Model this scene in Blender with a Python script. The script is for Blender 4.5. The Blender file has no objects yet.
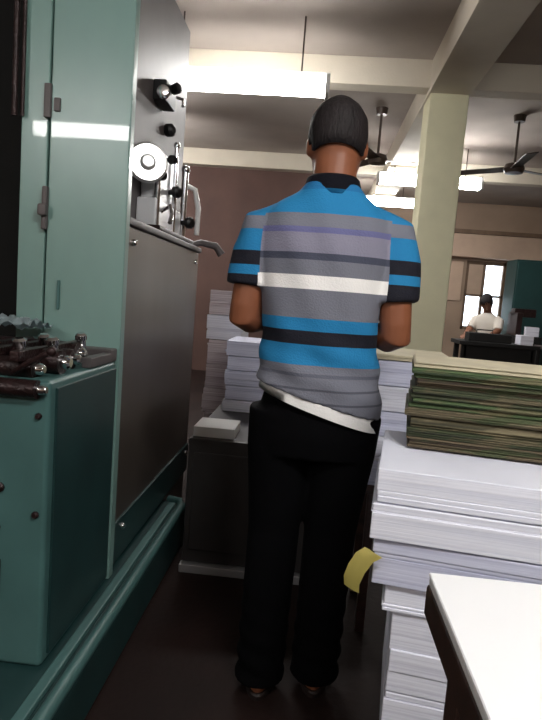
import bpy, bmesh, math, random
from mathutils import Vector, Matrix, Euler

random.seed(7)
scene = bpy.context.scene
COL = scene.collection
PI = math.pi

# ------------------------------------------------------------------ camera
cam_data = bpy.data.cameras.new('camera')
cam = bpy.data.objects.new('camera', cam_data)
COL.objects.link(cam)
cam_data.sensor_fit = 'VERTICAL'
cam_data.sensor_height = 36.0
cam_data.lens = 583.0 / 720.0 * 36.0
cam_data.clip_start = 0.02
YAW, PITCH, ROLL = math.radians(4.0), math.radians(6.2), math.radians(4.4)
cam.matrix_world = (Matrix.Translation((0, 0, 1.12)) @ Matrix.Rotation(YAW, 4, 'Z')
                    @ Matrix.Rotation(PI / 2 - PITCH, 4, 'X') @ Matrix.Rotation(ROLL, 4, 'Z'))
scene.camera = cam

# ------------------------------------------------------------------ world, exposure
world = bpy.data.worlds.new('world')
scene.world = world
world.use_nodes = True
bg = world.node_tree.nodes['Background']
bg.inputs[0].default_value = (0.80, 0.90, 1.0, 1)
bg.inputs[1].default_value = 3.5
vs = scene.view_settings
vs.view_transform = 'Standard'
vs.look = 'None'
vs.exposure = 0.93
vs.gamma = 1.0
vs.use_curve_mapping = False
TUBE = 34.0            # radiance of a fluorescent tube


# ------------------------------------------------------------------ materials
def lin(c):
    return tuple(((v / 255) / 12.92 if v / 255 <= .04045 else ((v / 255 + .055) / 1.055) ** 2.4) for v in c) + (1.0,)


def mat(name, rgb, rough=0.6, metal=0.0, var=0.12, scale=6.0, bump=0.0, bscale=60.0, spec=0.5, stretch=(1, 1, 1), emit=None, coat=0.0):
    m = bpy.data.materials.new(name)
    m.use_nodes = True
    nt = m.node_tree
    b = nt.nodes['Principled BSDF']
    b.inputs['Roughness'].default_value = rough
    b.inputs['Metallic'].default_value = metal
    b.inputs['Specular IOR Level'].default_value = spec
    b.inputs['Coat Weight'].default_value = coat
    tc = nt.nodes.new('ShaderNodeTexCoord')
    mp = nt.nodes.new('ShaderNodeMapping')
    mp.inputs['Scale'].default_value = stretch
    nt.links.new(tc.outputs['Object'], mp.inputs[0])
    n = nt.nodes.new('ShaderNodeTexNoise')
    n.inputs['Scale'].default_value = scale
    n.inputs['Detail'].default_value = 5
    nt.links.new(mp.outputs[0], n.inputs['Vector'])
    r = nt.nodes.new('ShaderNodeValToRGB')
    c = lin(rgb)
    r.color_ramp.elements[0].position = .3
    r.color_ramp.elements[1].position = .7
    r.color_ramp.elements[0].color = tuple(v * (1 - var) for v in c[:3]) + (1,)
    r.color_ramp.elements[1].color = tuple(min(1, v * (1 + var)) for v in c[:3]) + (1,)
    nt.links.new(n.outputs['Fac'], r.inputs[0])
    nt.links.new(r.outputs[0], b.inputs['Base Color'])
    if bump:
        n2 = nt.nodes.new('ShaderNodeTexNoise')
        n2.inputs['Scale'].default_value = bscale
        nt.links.new(mp.outputs[0], n2.inputs['Vector'])
        bp = nt.nodes.new('ShaderNodeBump')
        bp.inputs['Strength'].default_value = bump
        bp.inputs['Distance'].default_value = 0.01
        nt.links.new(n2.outputs['Fac'], bp.inputs['Height'])
        nt.links.new(bp.outputs[0], b.inputs['Normal'])
    if emit:
        b.inputs['Emission Color'].default_value = emit[0]
        b.inputs['Emission Strength'].default_value = emit[1]
    return m


def stripe_mat(name, z0, z1, stops, rough=.85):
    """horizontal bands by object height: stops = [(z, rgb), ...] from the bottom up"""
    m = mat(name, (128, 128, 128), rough, var=0, bump=.25, bscale=220)
    nt = m.node_tree
    b = nt.nodes['Principled BSDF']
    tc = [n for n in nt.nodes if n.type == 'TEX_COORD'][0]
    sx = nt.nodes.new('ShaderNodeSeparateXYZ')
    nt.links.new(tc.outputs['Object'], sx.inputs[0])
    mr = nt.nodes.new('ShaderNodeMapRange')
    mr.inputs[1].default_value = z0
    mr.inputs[2].default_value = z1
    nt.links.new(sx.outputs['Z'], mr.inputs[0])
    r = nt.nodes.new('ShaderNodeValToRGB')
    r.color_ramp.interpolation = 'CONSTANT'
    els = r.color_ramp.elements
    while len(els) > 1:
        els.remove(els[-1])
    els[0].position = 0
    els[0].color = lin(stops[0][1])
    for z, c in stops[1:]:
        e = els.new((z - z0) / (z1 - z0))
        e.color = lin(c)
    nt.links.new(mr.outputs[0], r.inputs[0])
    nt.links.new(r.outputs[0], b.inputs['Base Color'])
    return m


def layered(name, rgb, rgb2, scale=180.0, rough=.8):
    """cut edge of many sheets: fine irregular lines stacked in z"""
    m = mat(name, rgb, rough, var=.03)
    nt = m.node_tree
    b = nt.nodes['Principled BSDF']
    tc = [n for n in nt.nodes if n.type == 'TEX_COORD'][0]
    mp = nt.nodes.new('ShaderNodeMapping')
    mp.inputs['Scale'].default_value = (1.2, 1.2, scale)
    nt.links.new(tc.outputs['Object'], mp.inputs[0])
    n = nt.nodes.new('ShaderNodeTexNoise')
    n.inputs['Scale'].default_value = 1.0
    n.inputs['Detail'].default_value = 4
    nt.links.new(mp.outputs[0], n.inputs['Vector'])
    r = nt.nodes.new('ShaderNodeValToRGB')
    r.color_ramp.elements[0].position = .38
    r.color_ramp.elements[1].position = .55
    r.color_ramp.elements[0].color = lin(rgb2)
    r.color_ramp.elements[1].color = lin(rgb)
    nt.links.new(n.outputs['Fac'], r.inputs[0])
    nt.links.new(r.outputs[0], b.inputs['Base Color'])
    bp = nt.nodes.new('ShaderNodeBump')
    bp.inputs['Strength'].default_value = .3
    bp.inputs['Distance'].default_value = .004
    nt.links.new(n.outputs['Fac'], bp.inputs['Height'])
    nt.links.new(bp.outputs[0], b.inputs['Normal'])
    return m


def patchy(m, rgb):
    """worn patches of another paper colour over a layered material"""
    nt = m.node_tree
    b = nt.nodes['Principled BSDF']
    src = b.inputs['Base Color'].links[0].from_socket
    tc = [n for n in nt.nodes if n.type == 'TEX_COORD'][0]
    mp = nt.nodes.new('ShaderNodeMapping')
    mp.inputs['Scale'].default_value = (9, 9, 38)
    nt.links.new(tc.outputs['Object'], mp.inputs[0])
    n = nt.nodes.new('ShaderNodeTexNoise')
    n.inputs['Scale'].default_value = 1.0
    n.inputs['Detail'].default_value = 3
    nt.links.new(mp.outputs[0], n.inputs['Vector'])
    r = nt.nodes.new('ShaderNodeValToRGB')
    r.color_ramp.elements[0].position = .52
    r.color_ramp.elements[1].position = .62
    nt.links.new(n.outputs['Fac'], r.inputs[0])
    mx = nt.nodes.new('ShaderNodeMix')
    mx.data_type = 'RGBA'
    nt.links.new(r.outputs[0], mx.inputs[0])
    nt.links.new(src, mx.inputs[6])
    mx.inputs[7].default_value = lin(rgb)
    nt.links.new(mx.outputs[2], b.inputs['Base Color'])
    return m


M = {}
M['floor'] = mat('dark_cement_floor', (30, 16, 13), .75, spec=.25, var=.35, scale=3, bump=.2, bscale=40)
M['ceiling'] = mat('whitewashed_ceiling', (172, 162, 154), .9, var=.08, scale=2, bump=.1, bscale=30)
M['beam'] = mat('painted_beam', (205, 196, 180), .85, var=.06, scale=3, bump=.1)
M['column'] = mat('painted_column', (222, 218, 186), .8, var=.06, scale=4, bump=.1)
M['wall'] = mat('grimy_plaster_wall', (156, 134, 116), .9, var=.15, scale=1.5, bump=.1)
M['brown_wall'] = mat('brown_partition', (84, 62, 56), .85, var=.18, scale=2)
M['valance'] = mat('beige_valance', (190, 165, 145), .8, var=.08, scale=4)
M['frame_wood'] = mat('window_wood', (110, 88, 70), .6, var=.2, scale=8)
M['press'] = mat('press_green_paint', (124, 157, 150), .30, var=.05, scale=7, spec=.6, coat=.3, stretch=(1, 1, .5))
M['press_low'] = mat('press_green_paint_shaded', (72, 108, 106), .42, var=.12, scale=6, spec=.5)  # darker copy of the press green; dimmer light down low in the colour
M['press_dark'] = mat('press_dark_green', (32, 60, 60), .40, var=.18, scale=6, spec=.5)
M['steel'] = mat('brushed_steel', (112, 103, 96), .34, metal=.6, var=.12, scale=4, stretch=(1, 1, .25))
M['steel_dull'] = mat('dull_grey_metal', (92, 86, 86), .5, metal=.1, var=.12, scale=5)
M['chrome'] = mat('chrome', (225, 225, 228), .15, metal=1, var=.04)
M['wheel'] = mat('polished_wheel', (240, 240, 240), .32, metal=.7, var=.03, coat=.5)
M['satin'] = mat('satin_bright_metal', (225, 225, 228), .35, metal=.3, var=.05)
M['black'] = mat('black_plastic', (14, 14, 16), .45, var=.2)
M['grease'] = mat('greasy_iron', (44, 28, 28), .38, metal=.35, var=.4, scale=30, bump=.3, bscale=120)
M['near_black'] = mat('near_black_matte', (16, 15, 15), .8, var=.3)  # near-black: painted shade in the press openings, plain black elsewhere
M['white_plastic'] = mat('white_enamel', (232, 232, 230), .3, var=.03)
M['rag'] = mat('pale_rag', (185, 200, 205), .95, var=.12, scale=20, bump=.4, bscale=120)
M['paper'] = mat('blank_paper', (250, 250, 252), .75, var=.01, scale=2)
M['ream'] = layered('white_sheet_edges', (240, 241, 252), (222, 224, 238))
M['ream_b'] = layered('bluish_sheet_edges', (214, 216, 236), (188, 190, 214), 140)
M['ream_c'] = layered('greyish_sheet_edges', (232, 233, 244), (208, 208, 222), 120)
M['ream_p'] = layered('pinkish_sheet_edges', (206, 196, 200), (166, 150, 154), 120)
M['cream_top'] = mat('cream_top_face', (198, 188, 160), .75, var=.1, scale=12)
GREENS = [patchy(layered('olive_sheets', (88, 82, 58), (50, 48, 32), 110), (118, 108, 82)), patchy(layered('green_sheets', (78, 98, 62), (46, 58, 38), 120), (104, 100, 72)),
          patchy(layered('brown_sheets', (96, 84, 64), (52, 42, 32), 100), (66, 72, 46)), patchy(layered('dark_green_sheets', (60, 68, 44), (34, 36, 24), 130), (92, 84, 62)),
          patchy(layered('tan_sheets', (126, 116, 92), (82, 72, 54), 110), (74, 82, 54))]
M['yellow'] = mat('yellow_paper', (212, 198, 112), .7, var=.08, scale=12)
M['wood_dark'] = mat('dark_table_wood', (70, 50, 44), .4, var=.3, scale=6, stretch=(1, 8, 8))
M['wood_pallet'] = mat('pallet_wood', (120, 92, 62), .8, var=.25, scale=6, stretch=(1, 8, 8))
M['cab'] = mat('dark_grey_cabinet', (58, 55, 55), .45, metal=.2, var=.15, scale=4)
M['cab_lip'] = mat('bare_steel_lip', (190, 190, 192), .35, metal=.6, var=.08)
M['teal'] = mat('dark_teal_paint', (30, 66, 66), .5, var=.15, scale=3)
M['skin'] = mat('brown_skin', (138, 84, 58), .5, var=.08, scale=12, spec=.4)
M['skin_b'] = mat('brown_skin_far', (120, 78, 58), .55, var=.08, scale=12)
M['hair'] = mat('black_hair', (32, 26, 27), .68, spec=.35, var=.3, scale=40, bump=.5, bscale=180, stretch=(1, 1, .3))
M['eye'] = mat('eye_white', (225, 220, 214), .2, var=.01)
M['trouser'] = mat('black_trousers', (4, 4, 6), .9, spec=.1, var=.2, scale=8, bump=.15, bscale=160)
M['undershirt'] = mat('white_cotton', (236, 234, 232), .9, var=.02, bump=.2, bscale=120)
M['white_shirt'] = mat('pale_shirt', (214, 206, 196), .85, var=.05, bump=.2)
M['sandal'] = mat('sandal_rubber', (38, 28, 26), .6, var=.2)
M['fan'] = mat('brown_fan_metal', (70, 58, 52), .4, metal=.3, var=.1)
M['tube'] = mat('lit_tube', (255, 255, 255), .4, var=0, emit=((1.0, .985, .96, 1), TUBE))
M['tube_dim'] = mat('lit_dim_tube', (255, 255, 255), .4, var=0, emit=((1.0, .98, .95, 1), TUBE * .65))  # weaker copy of the tube glow, so the nearby beam does not burn out
M['lamp_body'] = mat('lamp_white_metal', (222, 222, 220), .4, var=.03)
NAVY, BLUE, GREY, LAV, WHT = (13, 14, 30), (28, 126, 180), (118, 120, 132), (136, 134, 152), (250, 247, 245)
M['shirt'] = stripe_mat('striped_polo', .75, 1.5, [
    (.75, GREY), (.850, (84, 86, 98)), (.858, GREY), (.885, (84, 86, 98)), (.893, GREY), (.922, (96, 98, 112)), (.930, GREY),
    (.950, BLUE), (1.003, NAVY), (1.038, BLUE), (1.070, GREY), (1.145, WHT), (1.180, GREY), (1.218, (70, 74, 92)), (1.234, LAV),
    (1.286, (104, 104, 150)), (1.298, GREY), (1.335, BLUE), (1.398, (24, 110, 165))])
M['sleeve'] = stripe_mat('striped_sleeve', 1.0, 1.5, [
    (1.0, NAVY), (1.172, BLUE), (1.198, NAVY), (1.236, BLUE), (1.292, GREY), (1.328, BLUE)])
M['collar'] = stripe_mat('navy_collar', 1.35, 1.5, [(1.35, NAVY), (1.392, BLUE), (1.403, NAVY)])
glass = bpy.data.materials.new('window_glass')
glass.use_nodes = True
gb = glass.node_tree.nodes['Principled BSDF']
gb.inputs['Base Color'].default_value = (.95, .97, .97, 1)
gb.inputs['Transmission Weight'].default_value = 1.0
gb.inputs['Roughness'].default_value = .25
gb.inputs['IOR'].default_value = 1.15
M['glass'] = glass


# ------------------------------------------------------------------ mesh helpers
def newbm():
    return bmesh.new()


def box(bm, x0, x1, y0, y1, z0, z1, bev=0.0, seg=2, rot=None):
    vs_ = [bm.verts.new((x, y, z)) for x in (x0, x1) for y in (y0, y1) for z in (z0, z1)]
    idx = [(0, 1, 3, 2), (4, 6, 7, 5), (0, 4, 5, 1), (2, 3, 7, 6), (0, 2, 6, 4), (1, 5, 7, 3)]
    fs = [bm.faces.new([vs_[i] for i in f]) for f in idx]
    if bev:
        es = list({e for f in fs for e in f.edges})
        r = bmesh.ops.bevel(bm, geom=es, offset=bev, segments=seg, profile=.5, affect='EDGES')
        vs_ = list({v for v in r['verts']} | {v for v in vs_ if v.is_valid})
    if rot is not None:
        bmesh.ops.transform(bm, matrix=rot, verts=[v for v in vs_ if v.is_valid])
    return bm


def ring_loft(bm, rings, cap=True):
    """rings: lists of equally many points"""
    vr = [[bm.verts.new(p) for p in r] for r in rings]
    n = len(vr[0])
    for a, b in zip(vr, vr[1:]):
        for i in range(n):
            bm.faces.new((a[i], a[(i + 1) % n], b[(i + 1) % n], b[i]))
    if cap:
        bm.faces.new(list(reversed(vr[0])))
        bm.faces.new(vr[-1])
    return bm


def zloft(bm, secs, n=28, power=2.0, zfun=None):
    """secs: (z, cx, cy, rx, ry); horizontal super-ellipse sections"""
    rings = []
    for z, cx, cy, rx, ry in secs:
        r = []
        for i in range(n):
            a = 2 * PI * i / n
            c, s = math.cos(a), math.sin(a)
            x = math.copysign(abs(c) ** (2 / power), c) * rx + cx
            y = math.copysign(abs(s) ** (2 / power), s) * ry + cy
            r.append((x, y, z + (zfun(x, z) if zfun else 0)))
        rings.append(r)
    return ring_loft(bm, rings)


def tube(bm, pts, radii, n=16, flat=1.0):
    """round tube along a polyline, a radius per point"""
    pts = [Vector(p) for p in pts]
    if not isinstance(radii, (list, tuple)):
        radii = [radii] * len(pts)
    t0 = (pts[1] - pts[0]).normalized()
    ref = Vector((0, 0, 1)) if abs(t0.z) < .9 else Vector((1, 0, 0))
    u = t0.cross(ref).normalized()
    rings = []
    for i, p in enumerate(pts):
        t = (pts[min(i + 1, len(pts) - 1)] - pts[max(i - 1, 0)]).normalized()
        u = (u - t * u.dot(t)).normalized()
        v = t.cross(u)
        rings.append([p + (u * math.cos(2 * PI * k / n) + v * math.sin(2 * PI * k / n) * flat) * radii[i] for k in range(n)])
    return ring_loft(bm, rings)


def ball(bm, c, rx, ry=None, rz=None, seg=20):
    ry = rx if ry is None else ry
    rz = rx if rz is None else rz
    bmesh.ops.create_uvsphere(bm, u_segments=seg, v_segments=seg * 2 // 3, radius=1,
                              matrix=Matrix.Translation(c) @ Matrix.Diagonal((rx, ry, rz, 1)))
    return bm


def lathe(bm, prof, c=(0, 0, 0), axis=None, n=24):
    """prof: (r, h) list turned about axis at c"""
    ax = Vector(axis or (0, 0, 1)).normalized()
    q = Vector((0, 0, 1)).rotation_difference(ax)
    rings = [[Vector(c) + q @ Vector((max(r, 1e-4) * math.cos(2 * PI * k / n), max(r, 1e-4) * math.sin(2 * PI * k / n), h)) for k in range(n)]
             for r, h in prof]
    return ring_loft(bm, rings)


def fix(bm):
    bmesh.ops.recalc_face_normals(bm, faces=bm.faces)


def sm(me, ang=40):
    for p in me.polygons:
        p.use_smooth = True
    try:
        me.set_sharp_from_angle(angle=math.radians(ang))
    except Exception:
        pass


def harden(o, smooth):
    if smooth and smooth < 100:                 # bevelled boxes keep flat faces flat
        w = o.modifiers.new('weighted_normals', 'WEIGHTED_NORMAL')
        w.keep_sharp = True
        w.weight = 100
    return o


def tag(o, label=None, cat=None, group=None, kind=None):
    for k, v in (('label', label), ('category', cat), ('group', group), ('kind', kind)):
        if v:
            o[k] = v
    return o


def mesh(name, bm, m, smooth=40):
    fix(bm)
    me = bpy.data.meshes.new(name)
    bm.to_mesh(me)
    bm.free()
    for x in (m if isinstance(m, (list, tuple)) else [m]):
        me.materials.append(x)
    if smooth:
        sm(me, smooth)
    return me


def thing(name, loc, label, cat, group=None, rz=0.0):
    o = bpy.data.objects.new(name, None)
    o.empty_display_size = .1
    COL.objects.link(o)
    o.location = loc
    o.rotation_euler = (0, 0, rz)
    return tag(o, label, cat, group)


def root_matrix(o):
    r = o
    while r.parent:
        r = r.parent
    return Matrix.Translation(r.location) @ r.rotation_euler.to_matrix().to_4x4()


def part(name, bm, m, parent, label=None, local=False, smooth=40):
    """bm in world coordinates unless local; becomes a child of parent"""
    if not local:
        bm.transform(root_matrix(parent).inverted())
    me = mesh(name, bm, m, smooth)
    o = bpy.data.objects.new(name, me)
    COL.objects.link(o)
    o.parent = parent
    if label:
        o['label'] = label
    return harden(o, smooth)


def single(name, bm, m, label=None, cat=None, group=None, kind=None, smooth=40):
    """one-mesh thing, bm in world coordinates, origin moved to its base"""
    xs = [v.co for v in bm.verts]
    c = Vector(((min(v.x for v in xs) + max(v.x for v in xs)) / 2, (min(v.y for v in xs) + max(v.y for v in xs)) / 2, min(v.z for v in xs)))
    bm.transform(Matrix.Translation(-c))
    o = bpy.data.objects.new(name, mesh(name, bm, m, smooth))
    COL.objects.link(o)
    o.location = c
    harden(o, smooth)
    return tag(o, label, cat, group, kind)


def struct(name, bm, m, smooth=40):
    return single(name, bm, m, kind='structure', smooth=smooth)


def voxel(bm, size, iters=3, factor=.5):
    """union and smooth overlapping closed shells into one skin; returns a new bmesh"""
    fix(bm)
    me = bpy.data.meshes.new('tmp')
    bm.to_mesh(me)
    bm.free()
    o = bpy.data.objects.new('tmp', me)
    COL.objects.link(o)
    r = o.modifiers.new('r', 'REMESH')
    r.mode = 'VOXEL'
    r.voxel_size = size
    s = o.modifiers.new('s', 'SMOOTH')
    s.iterations = iters
    s.factor = factor
    dg = bpy.context.evaluated_depsgraph_get()
    m2 = bpy.data.meshes.new_from_object(o.evaluated_get(dg))
    b2 = bmesh.new()
    b2.from_mesh(m2)
    bpy.data.objects.remove(o)
    bpy.data.meshes.remove(me)
    bpy.data.meshes.remove(m2)
    return b2


# ------------------------------------------------------------------ the room
X0, X1, Y0, Y1, ZC = -4.2, 4.8, -4.5, 10.8, 3.03
bm = newbm(); box(bm, X0 - .2, X1 + .2, Y0 - .2, Y1 + .2, -.1, 0); struct('floor', bm, M['floor'])
bm = newbm(); box(bm, X0 - .2, X1 + .2, Y0 - .2, Y1 + .2, ZC, ZC + .15); struct('ceiling', bm, M['ceiling'])
bm = newbm(); box(bm, X0 - .2, X0, Y0 - .2, Y1 + .2, 0, ZC); struct('wall_left', bm, M['wall'])
bm = newbm(); box(bm, X1, X1 + .2, Y0 - .2, Y1 + .2, 0, ZC); struct('wall_right', bm, M['wall'])
bm = newbm(); box(bm, X0, X1, Y0 - .2, Y0, 0, ZC); struct('wall_front', bm, M['wall'])
WX0, WX1, WZ0, WZ1 = 2.62, 3.32, .80, 2.03           # window opening in the far wall
bm = newbm()
box(bm, X0, WX0, Y1, Y1 + .2, 0, ZC); box(bm, WX1, X1, Y1, Y1 + .2, 0, ZC)
box(bm, WX0, WX1, Y1, Y1 + .2, 0, WZ0); box(bm, WX0, WX1, Y1, Y1 + .2, WZ1, ZC)
struct('wall_back', bm, M['wall'])
bm = newbm(); box(bm, X0, .25, 8.16, 8.28, 0, ZC); struct('wall_partition', bm, M['brown_wall'])
# beams and columns
for i, y in enumerate((-1.6, 1.6, 4.8, 8.0)):
    if y == 1.6:
        continue
    bm = newbm(); box(bm, X0, X1, y, y + .16, 2.82, ZC, .006); struct('trim_%d' % (i + 1), bm, M['beam'])
bm = newbm(); box(bm, .735, 1.055, Y0, Y1, 2.79, ZC, .006); struct('trim_5', bm, M['beam'])
bm = newbm(); box(bm, .745, 1.045, 4.81, 5.11, 0, 2.79, .012); struct('column', bm, M['column'])
bm = newbm(); box(bm, 2.15, X1, Y1 - .22, Y1, 2.07, 2.47, .01); struct('trim_6', bm, M['valance'])
bm = newbm(); box(bm, 2.12, X1, Y1 - .26, Y1, 2.47, 2.54, .006); struct('trim_7', bm, M['frame_wood'])
# far window: frame, mullions, panes
bm = newbm()
for x in (WX0, WX0 + .30, WX1 - .05):
    box(bm, x, x + .05, Y1 + .02, Y1 + .10, WZ0, WZ1, .004)
box(bm, WX0, WX1, Y1 + .02, Y1 + .10, WZ0, WZ0 + .06, .004); box(bm, WX0, WX1, Y1 + .02, Y1 + .10, WZ1 - .06, WZ1, .004)
box(bm, WX0, WX1, Y1 + .02, Y1 + .10, 1.40, 1.44, .004)
win = struct('window_1', bm, M['frame_wood'])
bm = newbm(); box(bm, WX0 + .01, WX1 - .01, Y1 + .055, Y1 + .063, WZ0 + .01, WZ1 - .01); part('pane', bm, M['glass'], win)
bm = newbm(); box(bm, WX0 + .05, WX0 + .30, Y1 + .03, Y1 + .05, 1.44, WZ1 - .06, .004); part('shutter', bm, M['valance'], win, 'closed beige shutter')
bm = newbm(); box(bm, 2.26, 2.56, Y1 - .03, Y1, 1.30, 2.0, .006); nb = single('notice_board', bm, M['valance'], 'beige notice board on the far wall left of the window', 'notice board')


# ------------------------------------------------------------------ fluorescent lamps
def lamp(x, y, z, label, half=.62, along='x', glow='tube'):
    t = thing('fluorescent_lamp', (x, y, z), label, 'ceiling light', 'fluorescent tube lamps under the ceiling', 0 if along == 'x' else PI / 2)
    b = newbm(); box(b, -half, half, -.066, .066, .054, .075, .004); part('housing', b, M['lamp_body'], t, local=True)
    b = newbm()
    prof = [(-.075, .055), (-.075, .01), (-.062, -.035), (-.03, -.06), (.03, -.06), (.062, -.035), (.075, .01), (.075, .055)]
    ring_loft(b, [[(x_, y_, z_) for y_, z_ in prof] for x_ in (-half + .03, half - .03)])
    part('tube_bloom', b, M[glow], t, 'glowing body shaped to the bloom of the tube', local=True)  # bare tube widened into a glowing body to give its bloom
    for sx in (-1, 1):
        b = newbm(); box(b, sx * (half - .015) - .015, sx * (half - .015) + .015, -.08, .08, -.064, .06, .006); part('end_cap', b, M['lamp_body'], t, local=True)
    for sx in (-.42, .42):
        b = newbm(); tube(b, [(sx, 0, .07), (sx, 0, ZC - z)], .006, 8); part('hanging_rod', b, M['fan'], t, local=True)
    return t


lamp(-.655, 4.2, 2.575, 'lit tube lamp hanging above and left of the man\'s head', glow='tube_dim')
lamp(1.22, 7.3, 2.63, 'lit tube lamp crossing behind the square column')
lamp(.75, 9.2, 2.68, 'lowest lit tube lamp, farthest back, left of the square column', glow='tube_dim')
lamp(-2.30, 6.4, 2.60, 'added unseen tube lamp beyond the green press, lighting the rear bay')  # added lamp, out of view, brightens the dark rear bay
lamp(-2.37, -2.37, 2.62, 'lit tube lamp behind the viewer that glints on the green press front')
lamp(.80, -.18, 2.40, 'lit tube lamp nearest above the white paper table')


# ------------------------------------------------------------------ ceiling fans
def fan(x, y, z, a0, label):
    t = thing('ceiling_fan', (x, y, z), label, 'ceiling fan', 'ceiling fans near the square column')
    b = newbm(); tube(b, [(0, 0, .04), (0, 0, ZC - z)], .012, 10); part('rod', b, M['fan'], t, local=True)
    b = newbm(); lathe(b, [(.02, -.05), (.085, -.04), (.10, 0), (.085, .04), (.03, .06)]); part('motor', b, M['fan'], t, local=True)
    b = newbm(); lathe(b, [(.05, ZC - z - .06), (.06, ZC - z)]); part('canopy', b, M['fan'], t, local=True)
    for k in range(3):
        a = a0 + k * 2 * PI / 3
        b = newbm()
        box(b, .08, .62, -.055, .055, -.004, .004, .003)
        b.transform(Matrix.Rotation(a, 4, 'Z') @ Matrix.Rotation(math.radians(10), 4, 'X'))
        part('blade', b, M['fan'], t, local=True)


fan(.48, 6.0, 2.54, .1, 'brown ceiling fan left of the square column')
fan(1.80, 6.0, 2.53, .45, 'brown ceiling fan right of the square column')

# ------------------------------------------------------------------ the printing press
press = thing('printing_press', (-1.1, 2.0, 0), 'large pale green printing press standing along the left of the aisle', 'printing press')
# plinth with its rounded step
b = newbm(); box(b, -1.75, -.50, .95, 2.52, 0, .17, .015, 3); part('plinth', b, M['press_dark'], press, 'dark green base')
b = newbm()
tube(b, [(-.515, .95, .175), (-.515, 2.44, .175), (-.535, 2.50, .175), (-.59, 2.52, .175)], .018, 12)
part('step_rail', b, M['press_low'], press)
b = newbm(); box(b, -.575, -.545, .98, 2.46, .168, .186, .006); part('step_rail', b, M['press_low'], press)
# front plate of the tall body, in two panels with a seam between
fp = newbm(); box(fp, -.842, -.594, 1.76, 1.80, .17, 2.36, .005)
fp = part('front_panel', fp, M['press'], press)
b = newbm(); box(b, -.935, -.850, 1.765, 1.80, .17, 2.36, .005); part('side_post', b, M['press'], press)
b = newbm(); box(b, -.855, -.838, 1.745, 1.765, 1.27, 1.40, .005); box(b, -.86, -.832, 1.728, 1.75, 1.31, 1.345, .006)
part('latch', b, M['steel_dull'], fp)
b = newbm(); box(b, -.86, -.838, 1.75, 1.765, 1.60, 1.70, .004); box(b, -.83, -.81, 1.752, 1.765, 1.62, 1.66, .004); part('hinge', b, M['steel_dull'], fp)
b = newbm(); box(b, -.80, -.792, 1.752, 1.762, 1.03, 1.12, .002); part('latch', b, M['press_low'], fp)
# near-black block as the shade inside the body, rods, and a far post
b = newbm(); box(b, -1.75, -.94, 2.15, 2.95, .17, 2.36, .01); part('inner_shade_block', b, M['near_black'], press, 'near-black block standing for the shaded inside')
b = newbm(); box(b, -1.75, -1.62, 1.76, 2.2, .17, 2.36, .01); part('side_post', b, M['press'], press)
for x, r in ((-.925, .006), (-.950, .009)):
    b = newbm(); tube(b, [(x, 1.752, 1.60), (x, 1.752, 2.34)], r, 10); part('rod', b, M['grease'], press)
# side: recessed upper steel panel, ledge, lower steel panel
b = newbm(); box(b, -.94, -.715, 1.80, 2.93, 1.30, 2.36, .006); part('upper_side_panel', b, M['steel_dull'], press, 'grey metal panel')
b = newbm(); box(b, -.94, -.612, 1.80, 2.95, .172, 1.31, .008); box(b, -.94, -.62, 2.53, 2.95, .0, .18, .008)
lo = part('lower_side_panel', b, M['steel'], press, 'grey steel panel facing the aisle')
b = newbm(); box(b, -.72, -.600, 1.802, 2.96, 1.31, 1.335, .006); part('ledge', b, M['steel_dull'], press)
b = newbm(); box(b, -.616, -.603, 1.80, 2.94, .19, .33, .004); part('skirt', b, M['press_dark'], press, 'dark green skirting strip')
for y, z in ((1.89, .30), (2.86, .30), (1.89, 1.26), (2.86, 1.26)):
    b = newbm(); lathe(b, [(.011, 0), (.011, .008), (.007, .013)], (-.612 if z > 1 else -.604, y, z), (1, 0, 0), 10)
    part('bolt', b, M['chrome'], lo)
# lower feed box in front of the body
b = newbm(); box(b, -1.30, -.600, 1.30, 1.755, .17, .885, .012, 3)
fb = part('feed_box', b, M['press_low'], press, 'green box in a shaded tone with an oily open top')
b = newbm(); box(b, -.603, -.594, 1.33, 1.74, .19, .865, .003); part('side_face', b, M['press_dark'], fb, 'side face in a darker green')  # thin plate giving this side of the box a darker green
for x, z, r in ((-.715, .62, .012), (-.625, .56, .009), (-.72, .52, .010), (-.625, .80, .008)):
    b = newbm(); lathe(b, [(r, 0), (r, .006), (r * .6, .010)], (x, 1.301, z), (0, -1, 0), 10); part('screw', b, M['grease'], fb)
b = newbm(); box(b, -.72, -.708, 1.294, 1.302, .34, .44, .002); part('slot', b, M['near_black'], fb)
b = newbm(); box(b, -1.30, -.60, 1.70, 1.757, .885, .925, .006); box(b, -.63, -.60, 1.55, 1.71, .885, .915, .005); part('tray_rim', b, M['steel_dull'], press)
for y, z, r, x1 in ((1.34, .905, .026, -.655), (1.42, .915, .032, -.625), (1.52, .912, .027, -.64), (1.60, .918, .032, -.66), (1.29, .865, .022, -.625)):
    b = newbm(); tube(b, [(-1.28, y, z), (x1, y, z)], r, 16)
    ro = part('ink_roller', b, M['grease'], press, 'oily dark roller')
    b = newbm(); lathe(b, [(r * .55, 0), (r * .55, .016), (r * .35, .022)], (x1, y, z), (1, 0, 0), 12); part('roller_end', b, M['chrome'], ro)
for x, y in ((-.70, 1.35), (-.66, 1.44), (-.71, 1.50), (-.66, 1.62)):
    b = newbm(); lathe(b, [(.013, -.02), (.013, .012), (.017, .013), (.017, .026), (.010, .032)], (x, y, .945), (0, -.25, 1), 12); part('bolt', b, M['chrome'], press)
for x in (-.76, -.685, -.83):
    b = newbm(); box(b, x - .012, x + .012, 1.29, 1.66, .925, .95, .004); part('roller_bracket', b, M['grease'], press)
b = newbm(); tube(b, [(-.69, 1.30, .90), (-.64, 1.285, .93), (-.60, 1.30, .955)], .007, 8); ball(b, (-.60, 1.30, .955), .012); part('lever', b, M['grease'], press)
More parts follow.
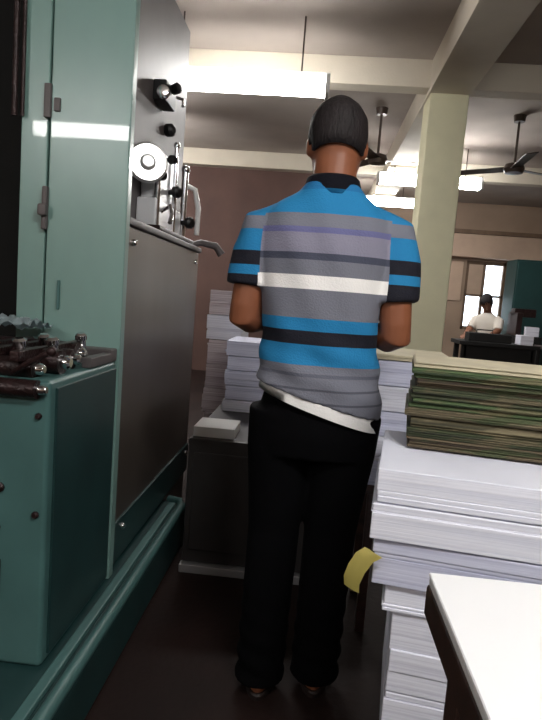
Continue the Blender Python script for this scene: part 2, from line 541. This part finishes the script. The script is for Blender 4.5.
# control group on the ledge
b = newbm(); box(b, -.714, -.635, 2.22, 2.62, 1.335, 1.46, .008); box(b, -.714, -.655, 2.26, 2.58, 1.46, 1.66, .01)
ctl = part('control_block', b, M['satin'], press, 'bright metal valve block')
b = newbm()
lathe(b, [(.012, -.03), (.02, 0), (.055, .004), (.072, .012), (.075, .024), (.066, .036), (.03, .034), (.02, .05), (.001, .052)], (-.675, 2.20, 1.575), (.45, -1, .05), 32)
part('hand_wheel', b, M['wheel'], ctl, 'round bright wheel')
for x, y, z, r in ((-.640, 2.25, 1.545, .02), (-.628, 2.45, 1.52, .024), (-.61, 2.64, 1.42, .026), (-.63, 2.36, 1.63, .018)):
    b = newbm(); lathe(b, [(r * .4, -.03), (r * .5, 0), (r, .004), (r, .022), (r * .7, .03)], (x, y, z), (1, -.5, 0), 14); part('knob', b, M['black'], ctl)
for y, z0, z1, r in ((2.24, 1.34, 1.56, .012), (2.50, 1.34, 1.72, .010), (2.68, 1.335, 1.66, .014)):
    b = newbm(); tube(b, [(-.640, y, z0), (-.640, y, z1)], r, 12); ball(b, (-.640, y, z1), r * 1.4); part('pillar', b, M['chrome'], ctl)
b = newbm(); box(b, -.71, -.60, 2.16, 2.75, 1.334, 1.352, .004); part('base_plate', b, M['grease'], ctl, 'dark base plate')
b = newbm(); tube(b, [(-.64, 2.3, 1.42), (-.60, 2.29, 1.44), (-.585, 2.26, 1.40), (-.585, 2.24, 1.37)], .009, 10); part('lever', b, M['chrome'], ctl)
b = newbm(); tube(b, [(-.65, 2.70, 1.60), (-.60, 2.72, 1.58), (-.585, 2.74, 1.50), (-.59, 2.76, 1.38)], .012, 10); part('pipe', b, M['white_plastic'], ctl)
# switch knobs higher on the grey panel
b = newbm(); box(b, -.716, -.66, 2.36, 2.52, 1.86, 1.94, .008); sw = part('switch_box', b, M['black'], press, 'black switch box')
b = newbm(); lathe(b, [(.014, 0), (.026, .004), (.026, .02), (.015, .026)], (-.672, 2.36, 1.885), (.3, -1, 0), 14); part('knob', b, M['chrome'], sw)
b = newbm(); lathe(b, [(.02, 0), (.022, .03), (.014, .036)], (-.662, 2.46, 1.93), (1, -.3, .3), 14); part('knob', b, M['black'], sw)
b = newbm(); lathe(b, [(.015, 0), (.027, .01), (.027, .035), (.015, .045)], (-.716, 2.58, 1.80), (1, -.4, 0), 14); part('knob', b, M['black'], press, 'black knob')
b = newbm(); tube(b, [(-.71, 2.70, 1.98), (-.675, 2.70, 1.97), (-.665, 2.66, 1.93)], .007, 10); part('lever', b, M['chrome'], press)
# pale arm at the far end of the press
b = newbm(); tube(b, [(-.66, 2.88, 1.33), (-.60, 2.92, 1.36), (-.53, 2.96, 1.35), (-.50, 2.97, 1.31)], [.016, .016, .018, .02], 10); part('handle', b, M['steel_dull'], press)

# rag lying on the press tray
bm = newbm()
g = 14
vv = [[bm.verts.new((-1.0 + .20 * i / g, 1.58 + .16 * j / g, .972 + .016 * math.sin(i * 1.1 + j * .7) * math.cos(j * .9 - i * .4) + .014 * math.exp(-((i - 7) ** 2 + (j - 7) ** 2) / 20) + .012)) for j in range(g + 1)] for i in range(g + 1)]
top = [bm.faces.new((vv[i][j], vv[i + 1][j], vv[i + 1][j + 1], vv[i][j + 1])) for i in range(g) for j in range(g)]
bmesh.ops.solidify(bm, geom=top, thickness=.006)
single('rag', bm, M['rag'], 'crumpled pale rag lying on the oily top of the green press box', 'rag', smooth=80)


# ------------------------------------------------------------------ paper bundles
def bundle_bm(w, d, h, layers, jit, seed):
    """a pile of sheets seen as blocks slightly out of register; front left bottom corner at the origin"""
    rnd = random.Random(seed)
    b = newbm()
    z = 0
    cuts = sorted(rnd.uniform(.05, .95) for _ in range(layers - 1))
    zs = [0] + [c * h for c in cuts] + [h]
    for z0, z1 in zip(zs, zs[1:]):
        if z1 - z0 < .0015:
            continue
        dx, dy = rnd.uniform(-jit, jit), rnd.uniform(-jit, jit)
        box(b, dx, w + dx, dy, d + dy, z0, z1, min(.0015, (z1 - z0) * .3), 1)
    return b


def bundle(name, loc, w, d, h, m, label, cat, group, rz=0.0, layers=5, jit=.003, seed=0):
    b = bundle_bm(w, d, h, layers, jit, seed)
    me = mesh(name, b, m, 30)
    o = bpy.data.objects.new(name, me)
    COL.objects.link(o)
    o.location = loc
    o.rotation_euler = (0, 0, rz)
    return tag(o, label, cat, group)


def along(rz, loc, dx, dy):
    c, s = math.cos(rz), math.sin(rz)
    return (loc[0] + dx * c - dy * s, loc[1] + dx * s + dy * c)


RZ = math.radians(-8.5)
# pallet under the white stack
P0 = (.175, 1.10)
pal = thing('pallet', (P0[0] + .06, P0[1] + .02, 0), 'low wooden pallet under the big white paper stack', 'pallet', rz=RZ)
for k in range(3):
    b = newbm(); box(b, .0, .56, .01 + k * .12, .07 + k * .12, 0, .07, .004); part('runner', b, M['wood_pallet'], pal, local=True)
for k in range(5):
    b = newbm(); box(b, .005 + k * .112, .100 + k * .112, .0, .32, .07, .09, .003); part('deck_board', b, M['wood_pallet'], pal, local=True)
G1 = 'bundles in the big white paper stack'
lv = [(.09, .225, .178, 1.10, 'ream_c', 'lowest white paper bundle of the right hand stack, on its pallet'),
      (.225, .361, .176, 1.10, 'ream_c', 'white paper bundle second from the bottom of the right hand stack'),
      (.361, .528, .177, 1.10, 'ream_c', 'thick grey-white paper bundle beside the table leg, below the overhang'),
      (.528, .583, .178, 1.10, 'ream', 'thin white paper bundle just under the overhang of the right hand stack'),
      (.583, .675, .150, 1.095, 'ream_b', 'bluish grey paper bundle at the bottom of the overhanging part of the stack'),
      (.675, .747, .139, 1.09, 'ream', 'white paper bundle second from the top of the right hand stack'),
      (.747, .815, .146, 1.095, 'ream', 'topmost white paper bundle of the right hand stack, under the green pile')]
for i, (z0, z1, x, y, m, lab) in enumerate(lv):
    bundle('paper_bundle', (x + (.024 if z1 < .55 else 0), y, z0), .62, .36, z1 - z0 - .003, M[m], lab, 'paper bundle', G1, RZ + math.radians([0, .4, -.3, .2, -.6, .5, 0][i]), 3, .0022, i + 1)

# green and brown printed sheets on top of it
G2 = 'printed bundles in the green-brown pile'
RG = math.radians(-9.0)
hs = [.024, .020, .026, .018, .022, .024, .020, .022, .014]
ms = [GREENS[2], GREENS[3], GREENS[0], GREENS[4], GREENS[1], GREENS[3], GREENS[2], GREENS[1], M['cream_top']]  # top layer is cream: light on the top face put into the colour
labs = ['lowest brown printed bundle of the green pile, lying on the white paper', 'dark green printed bundle, second from the bottom of the green pile',
        'olive printed bundle, third from the bottom of the green pile', 'pale tan printed bundle in the lower middle of the green pile',
        'mid green printed bundle at the middle of the green pile', 'dark green printed bundle, fourth from the top of the green pile',
        'brown printed bundle, third from the top of the green pile', 'bright green printed bundle right under the cream top',
        'cream top of the green-brown pile, lit tone put into its colour']
z = .8165
for i, h in enumerate(hs):
    dx = random.Random(i + 40).uniform(-.008, .012)
    bundle('printed_bundle' if i < 8 else 'top_bundle', (.222 + dx, 1.272 + dx * .4, z), .50, .235, h - .0008, ms[i], labs[i], 'paper bundle', G2, RG + dx * 1.2, 5, .005, 60 + i)
    z += h

# tall narrow stack between the man and the green pile
G3 = 'bundles in the narrow stack beside the man'
sd_ = thing('wooden_stand', (.33, 2.06, 0), 'dark wooden stand under the narrow paper stack beside the man', 'stand')
b = newbm(); box(b, .215, .46, 1.905, 2.23, .49, .525, .004); part('top', b, M['wood_dark'], sd_)
for x in (.225, .42):
    for y in (1.915, 2.19):
        b = newbm(); box(b, x, x + .03, y, y + .03, 0, .49, .003); part('leg', b, M['wood_dark'], sd_)
z = .526
for i in range(5):
    h = .084
    bundle('paper_bundle', (.208 + .006 * (i % 3), 1.90 + .004 * (i % 2), z), .24, .32, h - .003, M[['ream_b', 'ream_c'][i % 2]],
           ['lowest', 'second lowest', 'middle', 'second from top', 'topmost'][i] + ' white bundle of the narrow stack behind the man\'s right elbow', 'paper bundle', G3, math.radians(-6 + (i % 3)), 3, .003, 90 + i)
    z += h
bundle('top_bundle', (.20, 1.895, z), .25, .33, .018, M['cream_top'], 'cream board topping the narrow stack beside the man', 'board', G3, math.radians(-5), 2, .002, 120)

# yellow slip curling out of the stack
bm = newbm()
ctr = [(.152, 1.078, .650), (.142, 1.075, .655), (.126, 1.072, .645), (.113, 1.070, .622), (.106, 1.072, .597), (.108, 1.075, .578)]
rows = []
for k, c in enumerate(ctr):
    w = .027 - .001 * k
    d = Vector((.80, -.25, -.35)).normalized()
    rows.append([bm.verts.new(Vector(c) + d * w * s + Vector((0, .006 * (s * s), 0))) for s in (-.5, 0, .5, 1)])
fs = [bm.faces.new((a[i], a[i + 1], c[i + 1], c[i])) for a, c in zip(rows, rows[1:]) for i in range(3)]
bmesh.ops.solidify(bm, geom=fs, thickness=.0015)
single('paper_slip', bm, M['yellow'], 'yellow paper slip curling out of the left side of the white stack', 'paper slip', smooth=80)

# ------------------------------------------------------------------ foreground table with paper
tb = thing('work_table', (.62, .45, 0), 'dark brown wooden table in the near right corner', 'table')
b = newbm(); box(b, .190, 1.15, .02, .812, .684, .731, .005); part('tabletop', b, M['wood_dark'], tb)
for x in (.20, 1.09):
    for y in (.08, .645):
        b = newbm(); box(b, x, x + .05, y, y + .05, 0, .684, .004); part('leg', b, M['wood_dark'], tb)
for y in (.09, .66):
    b = newbm(); box(b, .25, 1.09, y, y + .022, .60, .684, .003); part('apron', b, M['wood_dark'], tb)
bundle('blank_sheets', (.1915, .03, .7315), .92, .776, .0185, M['paper'], 'bright white blank sheets covering the near table top', 'paper', None, 0, 3, .0012, 5)

# ------------------------------------------------------------------ low cabinet behind the man and what stands on it
cb = thing('low_cabinet', (-.12, 2.7, 0), 'low dark grey metal cabinet on the floor beyond the man', 'cabinet')
b = newbm(); box(b, -.455, .10, 2.22, 3.25, .035, .545, .008); part('body', b, M['cab'], cb)
b = newbm(); box(b, -.46, .105, 2.195, 2.235, .0, .034, .004); part('kick_plate', b, M['cab_lip'], cb, 'bright steel strip along the foot')
b = newbm(); box(b, -.46, .105, 3.19, 3.25, .0, .034, .004); part('foot', b, M['cab_lip'], cb)
b = newbm(); box(b, -.43, .06, 2.212, 2.222, .09, .49, .004); dr = part('door', b, M['cab'], cb)
b = newbm(); tube(b, [(.0, 2.212, .27), (.0, 2.195, .28), (.0, 2.195, .34), (.0, 2.212, .35)], .006, 8); part('handle', b, M['cab_lip'], dr)
bundle('white_carton', (-.445, 2.25, .5455), .165, .18, .040, M['white_plastic'], 'small flat white carton on the front edge of the low grey cabinet', 'box', None, 0, 1, 0, 3)
G4 = 'paper bundles on the low grey cabinet'
zz = .546
for i, (h, m, lab) in enumerate(((.06, 'ream_c', 'bottom'), (.07, 'ream_b', 'second from bottom'), (.075, 'ream_b', 'middle'), (.07, 'ream_b', 'second from top'), (.075, 'ream_b', 'top'))):
    bundle('paper_bundle', (-.418 + .008 * (i % 2), 2.80, zz), .26, .34, h - .004, M[m], lab + ' bluish bundle of the pile left of the man\'s waist', 'paper bundle', G4, math.radians(2 * (i % 2)), 4, .004, 150 + i)
    zz += h
G5 = 'bundles of the pinkish pile'
zz = 0
for i in range(8):
    h = .142
    bundle('paper_bundle', (-.615 + .006 * (i % 3), 3.32, zz), .20, .30, h - .004, M['ream_p' if i != 6 else 'ream_c'],
           ['lowest', 'second lowest', 'third lowest', 'fourth lowest', 'fourth from top', 'third from top', 'second from top', 'topmost'][i] + ' pinkish bundle of the pile beyond the press end',
           'paper bundle', G5, math.radians(-2 + 2 * (i % 2)), 4, .004, 180 + i)
    zz += h


# ------------------------------------------------------------------ people
def hand(b, wrist, fwd, side, down, s=1.0, curl=.5):
    """a relaxed hand: palm, four unequal bent fingers, thumb off the side near the wrist"""
    f, d = Vector(fwd).normalized(), Vector(down).normalized()
    sd = Vector(side).normalized()                      # towards the thumb
    w = Vector(wrist)
    rings = []
    for t, hw, ht in ((-.02, .026, .020), (.02, .034, .017), (.055, .041, .015), (.085, .040, .012), (.092, .034, .008)):
        c = w + f * t * s
        rings.append([c + (sd * math.cos(2 * PI * k / 14) * hw + d * math.sin(2 * PI * k / 14) * ht) * s for k in range(14)])
    ring_loft(b, rings)
    for i, (off, ln) in enumerate(((.031, .072), (.0105, .080), (-.0105, .074), (-.031, .058))):
        p = w + (f * .070 + sd * off) * s
        pts = [p]
        ang = .12
        for q in (.035, ln * .42, ln * .32, ln * .26):
            dirv = f * math.cos(ang) + d * math.sin(ang)
            p = p + dirv * q * s
            pts.append(p)
            ang += curl
        tube(b, pts, [.0095 * s, .0098 * s, .0088 * s, .0080 * s, .0058 * s], 10)
    p = w + (f * .015 + sd * .024) * s
    p1 = p + (f * .030 + sd * .024 + d * .008) * s
    p2 = p1 + (f * .030 + sd * .008 + d * .010) * s
    p3 = p2 + (f * .024 - sd * .002 + d * .010) * s
    tube(b, [p, p1, p2, p3], [.014 * s, .0125 * s, .0105 * s, .007 * s], 10)


def head(b, c, tilt=0.0, s=1.0, turn=0.0):
    """face towards +y before turn; c is the centre of the skull"""
    h = newbm()
    zloft(h, [(-.125, 0, .045, .020, .022), (-.118, 0, .045, .040, .040), (-.095, 0, .030, .056, .066), (-.06, 0, .016, .066, .084),
              (-.02, 0, .006, .072, .094), (.02, 0, .0, .0755, .098), (.055, 0, -.004, .072, .094), (.085, 0, -.006, .055, .076), (.102, 0, -.006, .030, .044), (.108, 0, -.006, .008, .012)], 28)
    tube(h, [(0, .092, .008), (0, .108, -.018), (0, .118, -.040), (0, .098, -.048)], [.008, .011, .016, .010], 12)      # nose
    ball(h, (0, .094, -.073), .024, .010, .006); ball(h, (0, .092, -.083), .020, .010, .007)                              # lips
    for sx in (-1, 1):
        ball(h, (sx * .032, .088, .022), .022, .010, .006)                                                                 # brow
        e = Matrix.Translation((sx * .076, -.002, -.015)) @ Matrix.Rotation(sx * -.35, 4, 'Z')
        bmesh.ops.create_uvsphere(h, u_segments=14, v_segments=10, radius=1, matrix=e @ Matrix.Diagonal((.010, .019, .031, 1)))
    mt = Matrix.Translation(c) @ Matrix.Rotation(turn, 4, 'Z') @ Matrix.Rotation(-tilt, 4, 'X') @ Matrix.Scale(s, 4)
    h.transform(mt)
    me = bpy.data.meshes.new('t'); h.to_mesh(me); h.free(); b.from_mesh(me); bpy.data.meshes.remove(me)
    return mt


def hair_cap(mt, thick=.007, low=-.045):
    """short hair following the skull, open over the face and ears"""
    b = newbm()
    n = 40
    rows = []
    secs = [(-.070, .013, .0655, .083), (-.045, .010, .070, .090), (-.02, .006, .0735, .095), (.02, 0, .0765, .099), (.055, -.004, .073, .095), (.080, -.006, .059, .080), (.098, -.006, .036, .051), (.107, -.006, .012, .018)]
    for z, cy, rx, ry in secs:
        r = []
        for i in range(n + 1):
            a = PI * (-.0) + 2 * PI * i / n
            r.append((a, z, cy, rx, ry))
        rows.append(r)
    vr = []
    for r in rows:
        row = []
        for (a, z, cy, rx, ry) in r[:-1]:
            row.append(b.verts.new((math.cos(a) * (rx + thick), math.sin(a) * (ry + thick) + cy, z + (thick if z > .09 else 0))))
        vr.append(row)
    fs = []
    for p, q in zip(vr, vr[1:]):
        for i in range(n):
            x, y, z = [(p[i].co[k] + p[(i + 1) % n].co[k] + q[i].co[k]) / 3 for k in range(3)]
            lim = .062 + .004 * math.sin(i * 2.3) if y > .055 else (-.012 if y > .005 else (-.03 if y > -.03 else -.044 + .005 * math.sin(i * 1.9)))
            if z < lim:
                continue
            fs.append(b.faces.new((p[i], p[(i + 1) % n], q[(i + 1) % n], q[i])))
    fs.append(b.faces.new(vr[-1]))
    bmesh.ops.delete(b, geom=[v for v in b.verts if not v.link_faces], context='VERTS')
    bmesh.ops.solidify(b, geom=b.faces[:], thickness=thick * 1.3)
    b.transform(mt)
    return b


# --- the man in the striped polo, seen from behind (coordinates relative to his base)
MX, MY = .012, 1.60
man = thing('person', (MX, MY, 0), 'person in striped polo and black trousers standing with back turned in the aisle', 'person')
b = newbm()
zloft(b, [(.80, .01, 0, .122, .088), (.90, .01, 0, .118, .085), (1.0, 0, 0, .122, .088), (1.15, -.002, 0, .140, .098), (1.27, -.004, -.005, .150, .096), (1.345, -.002, -.005, .145, .080), (1.385, 0, -.005, .100, .062), (1.42, .002, 0, .060, .055)], 24)
tube(b, [(.004, -.012, 1.36), (.008, -.006, 1.45), (.010, .006, 1.53)], [.064, .058, .058], 18)                       # neck
HM = head(b, (.008, .020, 1.540), .26, .96, 0.0)
HIPS = ((-.078, 0, .84), (.098, 0, .84))
KNEE = ((-.080, .012, .47), (.080, .015, .47))
ANK = ((-.086, -.02, .085), (.070, .02, .085))
for i in (0, 1):
    tube(b, [HIPS[i], KNEE[i], Vector(KNEE[i]) + Vector((0, -.02, -.13)), ANK[i]], [.058, .052, .052, .036], 16)
    ax, ay, az = ANK[i]
    zl = [(.012, ax, ay + .055, .040, .118), (.035, ax, ay + .05, .040, .112), (.06, ax, ay + .02, .036, .075), (.095, ax, ay, .034, .042)]
    zloft(b, zl, 20)
SH = ((-.176, -.005, 1.315), (.180, -.005, 1.318))
EL = ((-.206, -.02, 1.055), (.206, -.02, 1.030))
WR = ((-.085, .19, 1.075), (.095, .19, 1.065))
for i in (0, 1):
    s, e, w = Vector(SH[i]), Vector(EL[i]), Vector(WR[i])
    tube(b, [s, s.lerp(e, .5), e + (s - e) * .12], [.052, .046, .042], 16)
    mid = e.lerp(w, .4)
    tube(b, [e + (s - e) * .16, e + Vector((0, .004, .006)), e + (w - e) * .12, mid, w], [.043, .043, .043, .041, .027], 16)
    sg = 1 if i == 0 else -1
    fw = Vector((sg * .35, .9, -.12))
    hand(b, w, fw, Vector((sg * .75, -.3, .45)), Vector((sg * .35, .1, -.85)), 1.0, .38)
body = part('body', voxel(b, .0055, 3), M['skin'], man, local=True, smooth=180)
b = hair_cap(HM); part('hair', b, M['hair'], man, 'short black hair', local=True, smooth=180)
for sx in (-1, 1):
    b = newbm(); ball(b, HM @ Vector((sx * .032, .087, .003)), .012); part('eye', b, M['eye'], man, local=True)


# shirt: torso and sleeves grown together, slanting hem
def hem(x, z):
    k = max(0, min(1, (1.02 - z) / .17))
    return k * (-(x - .02) * .26)


b = newbm()
zloft(b, [(.852, .016, -.004, .174, .126), (.89, .014, -.003, .170, .124), (.95, .008, 0, .163, .118), (1.03, .002, 0, .158, .116), (1.15, -.003, -.002, .166, .120), (1.25, -.004, -.008, .178, .118),
          (1.30, -.003, -.012, .182, .108), (1.338, -.001, -.012, .170, .094), (1.368, .000, -.012, .136, .082), (1.398, .003, -.012, .092, .070), (1.425, .004, -.008, .068, .064)], 40, 2.25, hem)
for i in (0, 1):
    s, e = Vector(SH[i]), Vector(EL[i])
    sg = -1 if i == 0 else 1
    tube(b, [s + Vector((-sg * .07, 0, .010)), s + Vector((-sg * .004, 0, -.020)), s.lerp(e, .30) + Vector((sg * .002, 0, 0)), s.lerp(e, .66)], [.054, .062, .063, .063], 22)
sb = voxel(b, .0065, 6)
# soft cloth folds
for v in sb.verts:
    x, y, z = v.co
    k = max(0, 1 - abs(z - .93) / .16)
    v.co += Vector((x, y, 0)).normalized() * (.005 * k * math.sin(z * 70 + x * 26) + .0025 * math.sin(x * 60 + z * 25))
for f in sb.faces:
    c = f.calc_center_median()
    lim = .166 + max(0, (1.30 - c.z)) * .02
    f.material_index = 1 if (abs(c.x) > lim and c.z > 1.10) else 0
part('shirt', sb, [M['shirt'], M['sleeve']], man, 'blue, grey and white striped polo shirt', local=True, smooth=180)
# collar
b = newbm()
n = 36
rings = []
for (rx, ry, z, lift) in ((.080, .078, 1.392, 0), (.078, .075, 1.410, 0), (.070, .068, 1.434, .004), (.063, .062, 1.440, .004), (.060, .059, 1.418, 0)):
    rings.append([(.005 + rx * math.cos(2 * PI * i / n), -.006 + ry * math.sin(2 * PI * i / n), z + lift - .018 * max(0, math.sin(2 * PI * i / n))) for i in range(n)])
ring_loft(b, rings, cap=False)
bmesh.ops.solidify(b, geom=b.faces[:], thickness=.002)
part('collar', b, M['collar'], man, 'navy collar with a thin blue line', local=True, smooth=180)


# white undershirt showing under the slanting hem
def hem2(x, z):
    return -(x - .02) * .30


b = newbm()
zloft(b, [(.824, .016, -.004, .168, .121), (.855, .016, -.004, .164, .117), (.89, .013, -.002, .150, .106)], 40, 2.25, hem2)
part('undershirt', b, M['undershirt'], man, 'white undershirt hem', local=True, smooth=90)
# trousers
b = newbm()
zloft(b, [(.70, .014, 0, .164, .112), (.76, .014, -.002, .168, .118), (.82, .012, 0, .158, .110), (.89, .010, 0, .140, .098)], 32, 2.3)
for i in (0, 1):
    h, k, a = Vector(HIPS[i]), Vector(KNEE[i]), Vector(ANK[i])
    tube(b, [h + Vector((0, 0, -.02)), h.lerp(k, .35), h.lerp(k, .7), k, k.lerp(a, .5) + Vector((0, -.012, 0)), a + Vector((0, -.010, -.050))],
         [.096, .094, .082, .074, .070, .068], 24)
tr = voxel(b, .007, 4)
for v in tr.verts:
    x, y, z = v.co
    k = max(0, 1 - z / .35)
    v.co += Vector((x, y, 0)).normalized() * (.006 * k * math.sin(z * 95 + x * 20))
part('trousers', tr, M['trouser'], man, 'plain black trousers', local=True, smooth=180)
for i in (0, 1):
    ax, ay, az = ANK[i]
    b = newbm(); zloft(b, [(.0, ax, ay + .055, .044, .126), (.014, ax, ay + .055, .045, .128), (.018, ax, ay + .055, .043, .124)], 24)
    sd = part('sandal', b, M['sandal'], man, local=True)
    b = newbm()
    st = [(ax + .050 * math.cos(t), ay + .09, .02 + .048 * math.sin(t)) for t in [PI * q / 8 for q in range(9)]]
    tube(b, st, .008, 8); part('strap', b, M['sandal'], sd, local=True)

# --- far worker bent over the far bench (seated on a stool, facing left)
far = thing('person', (2.46, 8.45, 0), 'person in pale shirt with black hair sitting behind the far dark bench', 'person', rz=2.45)
b = newbm()
zloft(b, [(.52, 0, 0, .15, .11), (.65, 0, .02, .14, .11), (.85, 0, .05, .15, .11), (1.0, 0, .09, .16, .10), (1.08, 0, .11, .12, .08), (1.13, 0, .12, .06, .06)], 20)
tube(b, [(0, .11, 1.06), (0, .14, 1.16), (0, .16, 1.24)], [.06, .055, .055], 14)
HM2 = head(b, (0, .19, 1.27), .95, 1.0)
for sx in (-1, 1):
    tube(b, [(sx * .165, .10, 1.03), (sx * .20, .20, .88), (sx * .16, .40, .80)], [.052, .045, .030], 14)
    hand(b, (sx * .16, .40, .80), (-sx * .2, 1, -.05), (-sx, 0, .2), (0, 0, -1), 1.0, .25)
    tube(b, [(sx * .09, 0, .56), (sx * .12, .34, .54), (sx * .12, .38, .30), (sx * .12, .34, .08)], [.085, .065, .055, .04], 14)
    zloft(b, [(.0, sx * .12, .40, .04, .12), (.04, sx * .12, .39, .04, .11), (.09, sx * .12, .345, .035, .045)], 16)
part('body', voxel(b, .008, 3), M['skin_b'], far, local=True, smooth=180)
part('hair', hair_cap(HM2), M['hair'], far, 'black hair', local=True, smooth=180)
b = newbm()
zloft(b, [(.56, 0, 0, .165, .125), (.65, 0, .02, .158, .125), (.85, 0, .05, .168, .125), (.99, 0, .09, .18, .112), (1.06, 0, .11, .15, .095), (1.12, 0, .12, .075, .075)], 28)
for sx in (-1, 1):
    tube(b, [(sx * .12, .10, 1.04), (sx * .17, .11, 1.02), (sx * .195, .18, .90)], [.06, .066, .062], 16)
part('shirt', voxel(b, .009, 4), M['white_shirt'], far, 'pale shirt', local=True, smooth=180)
b = newbm()
zloft(b, [(.46, 0, .02, .16, .12), (.56, 0, .0, .165, .125), (.62, 0, .01, .155, .12)], 24)
for sx in (-1, 1):
    tube(b, [(sx * .085, .02, .55), (sx * .12, .34, .545), (sx * .12, .385, .48), (sx * .12, .36, .10)], [.095, .08, .075, .06], 16)
part('trousers', voxel(b, .010, 4), M['trouser'], far, 'dark trousers', local=True, smooth=180)
st = thing('stool', (2.46, 8.45, 0), 'dark stool under the far seated person', 'stool')
b = newbm(); lathe(b, [(.13, .40), (.14, .405), (.14, .43), (.13, .436)]); part('seat', b, M['wood_dark'], st, local=True)
for k in range(4):
    a = PI / 4 + k * PI / 2
    b = newbm(); tube(b, [(.09 * math.cos(a), .09 * math.sin(a), .40), (.13 * math.cos(a), .13 * math.sin(a), 0)], .014, 10); part('leg', b, M['wood_dark'], st, local=True)

# ------------------------------------------------------------------ far right: bench, machine, cabinet, bundles
bn = thing('work_bench', (2.35, 7.8, 0), 'long dark bench in front of the far window', 'bench')
b = newbm(); box(b, 1.85, 2.85, 7.55, 8.05, .70, .75, .006); part('benchtop', b, M['near_black'], bn)
for x in (1.89, 2.75):
    for y in (7.58, 7.96):
        b = newbm(); box(b, x, x + .06, y, y + .06, 0, .70, .004); part('leg', b, M['near_black'], bn)
b = newbm(); box(b, 1.92, 2.78, 7.58, 7.60, .3, .70, .003); part('modesty_panel', b, M['near_black'], bn)
mc = thing('cutting_machine', (2.98, 8.5, 0), 'low black machine right of the far seated person', 'machine')
b = newbm(); box(b, 2.80, 3.16, 8.35, 8.9, 0, .84, .015); part('body', b, M['near_black'], mc)
b = newbm(); box(b, 2.82, 2.90, 8.45, 8.85, .84, 1.16, .012); box(b, 2.82, 3.12, 8.57, 8.75, 1.10, 1.22, .012); part('press_arm', b, M['grease'], mc)
b = newbm(); lathe(b, [(.10, 0), (.115, .01), (.115, .03), (.10, .04)], (2.98, 8.35, .62), (0, -1, 0), 20); part('flywheel', b, M['steel_dull'], mc)
eq = thing('equipment_case', (2.3, 7.8, .75), 'black equipment case on the far bench in front of the seated person', 'equipment')
b = newbm(); box(b, 1.98, 2.52, 7.64, 7.86, .7505, .86, .012); part('case', b, M['near_black'], eq)
b = newbm(); tube(b, [(2.1, 7.75, .86), (2.1, 7.75, .90), (2.3, 7.75, .90), (2.3, 7.75, .86)], .008, 8); part('handle', b, M['grease'], eq)
tc_ = thing('tall_cabinet', (3.4, 9.6, 0), 'tall dark teal cabinet standing right of the far window', 'cabinet')
b = newbm(); box(b, 3.02, 4.2, 9.35, 9.85, .06, 1.98, .012); part('carcass', b, M['teal'], tc_)
for x0, x1 in ((3.04, 3.58), (3.60, 4.18)):
    b = newbm(); box(b, x0, x1, 9.33, 9.352, .10, 1.95, .005); d = part('door', b, M['teal'], tc_)
    hx = x1 - .05 if x0 < 3.3 else x0 + .05
    b = newbm(); tube(b, [(hx, 9.33, .95), (hx, 9.30, .96), (hx, 9.30, 1.08), (hx, 9.33, 1.09)], .008, 8); part('handle', b, M['steel_dull'], d)
b = newbm(); box(b, 3.04, 4.18, 9.38, 9.82, 0, .06, .004); part('plinth', b, M['near_black'], tc_)
sh = thing('packing_table', (3.2, 8.0, 0), 'far packing table holding white bundles', 'table')
b = newbm(); box(b, 3.02, 3.6, 7.7, 8.25, .70, .74, .006); part('tabletop', b, M['steel_dull'], sh)
for x in (3.04, 3.53):
    for y in (7.73, 8.17):
        b = newbm(); box(b, x, x + .05, y, y + .05, 0, .70, .004); part('leg', b, M['near_black'], sh)
G6 = 'white bundles at the far end'
for i, (x, y, zz, w, h, lab) in enumerate(((3.06, 7.78, .741, .16, .22, 'taller white bundle on the far packing table'),
                                           (3.24, 7.80, .741, .18, .09, 'low white bundle at the right on the far packing table'),
                                           (2.93, 8.37, .842, .18, .13, 'white bundle on top of the low black machine'),
                                           (2.62, 7.62, .751, .16, .12, 'white bundle on the far dark bench'))):
    bundle('paper_bundle', (x, y, zz), w, .2 if i != 2 else .07, h, M['ream_c'], lab, 'paper bundle', G6, 0, 3, .004, 210 + i)
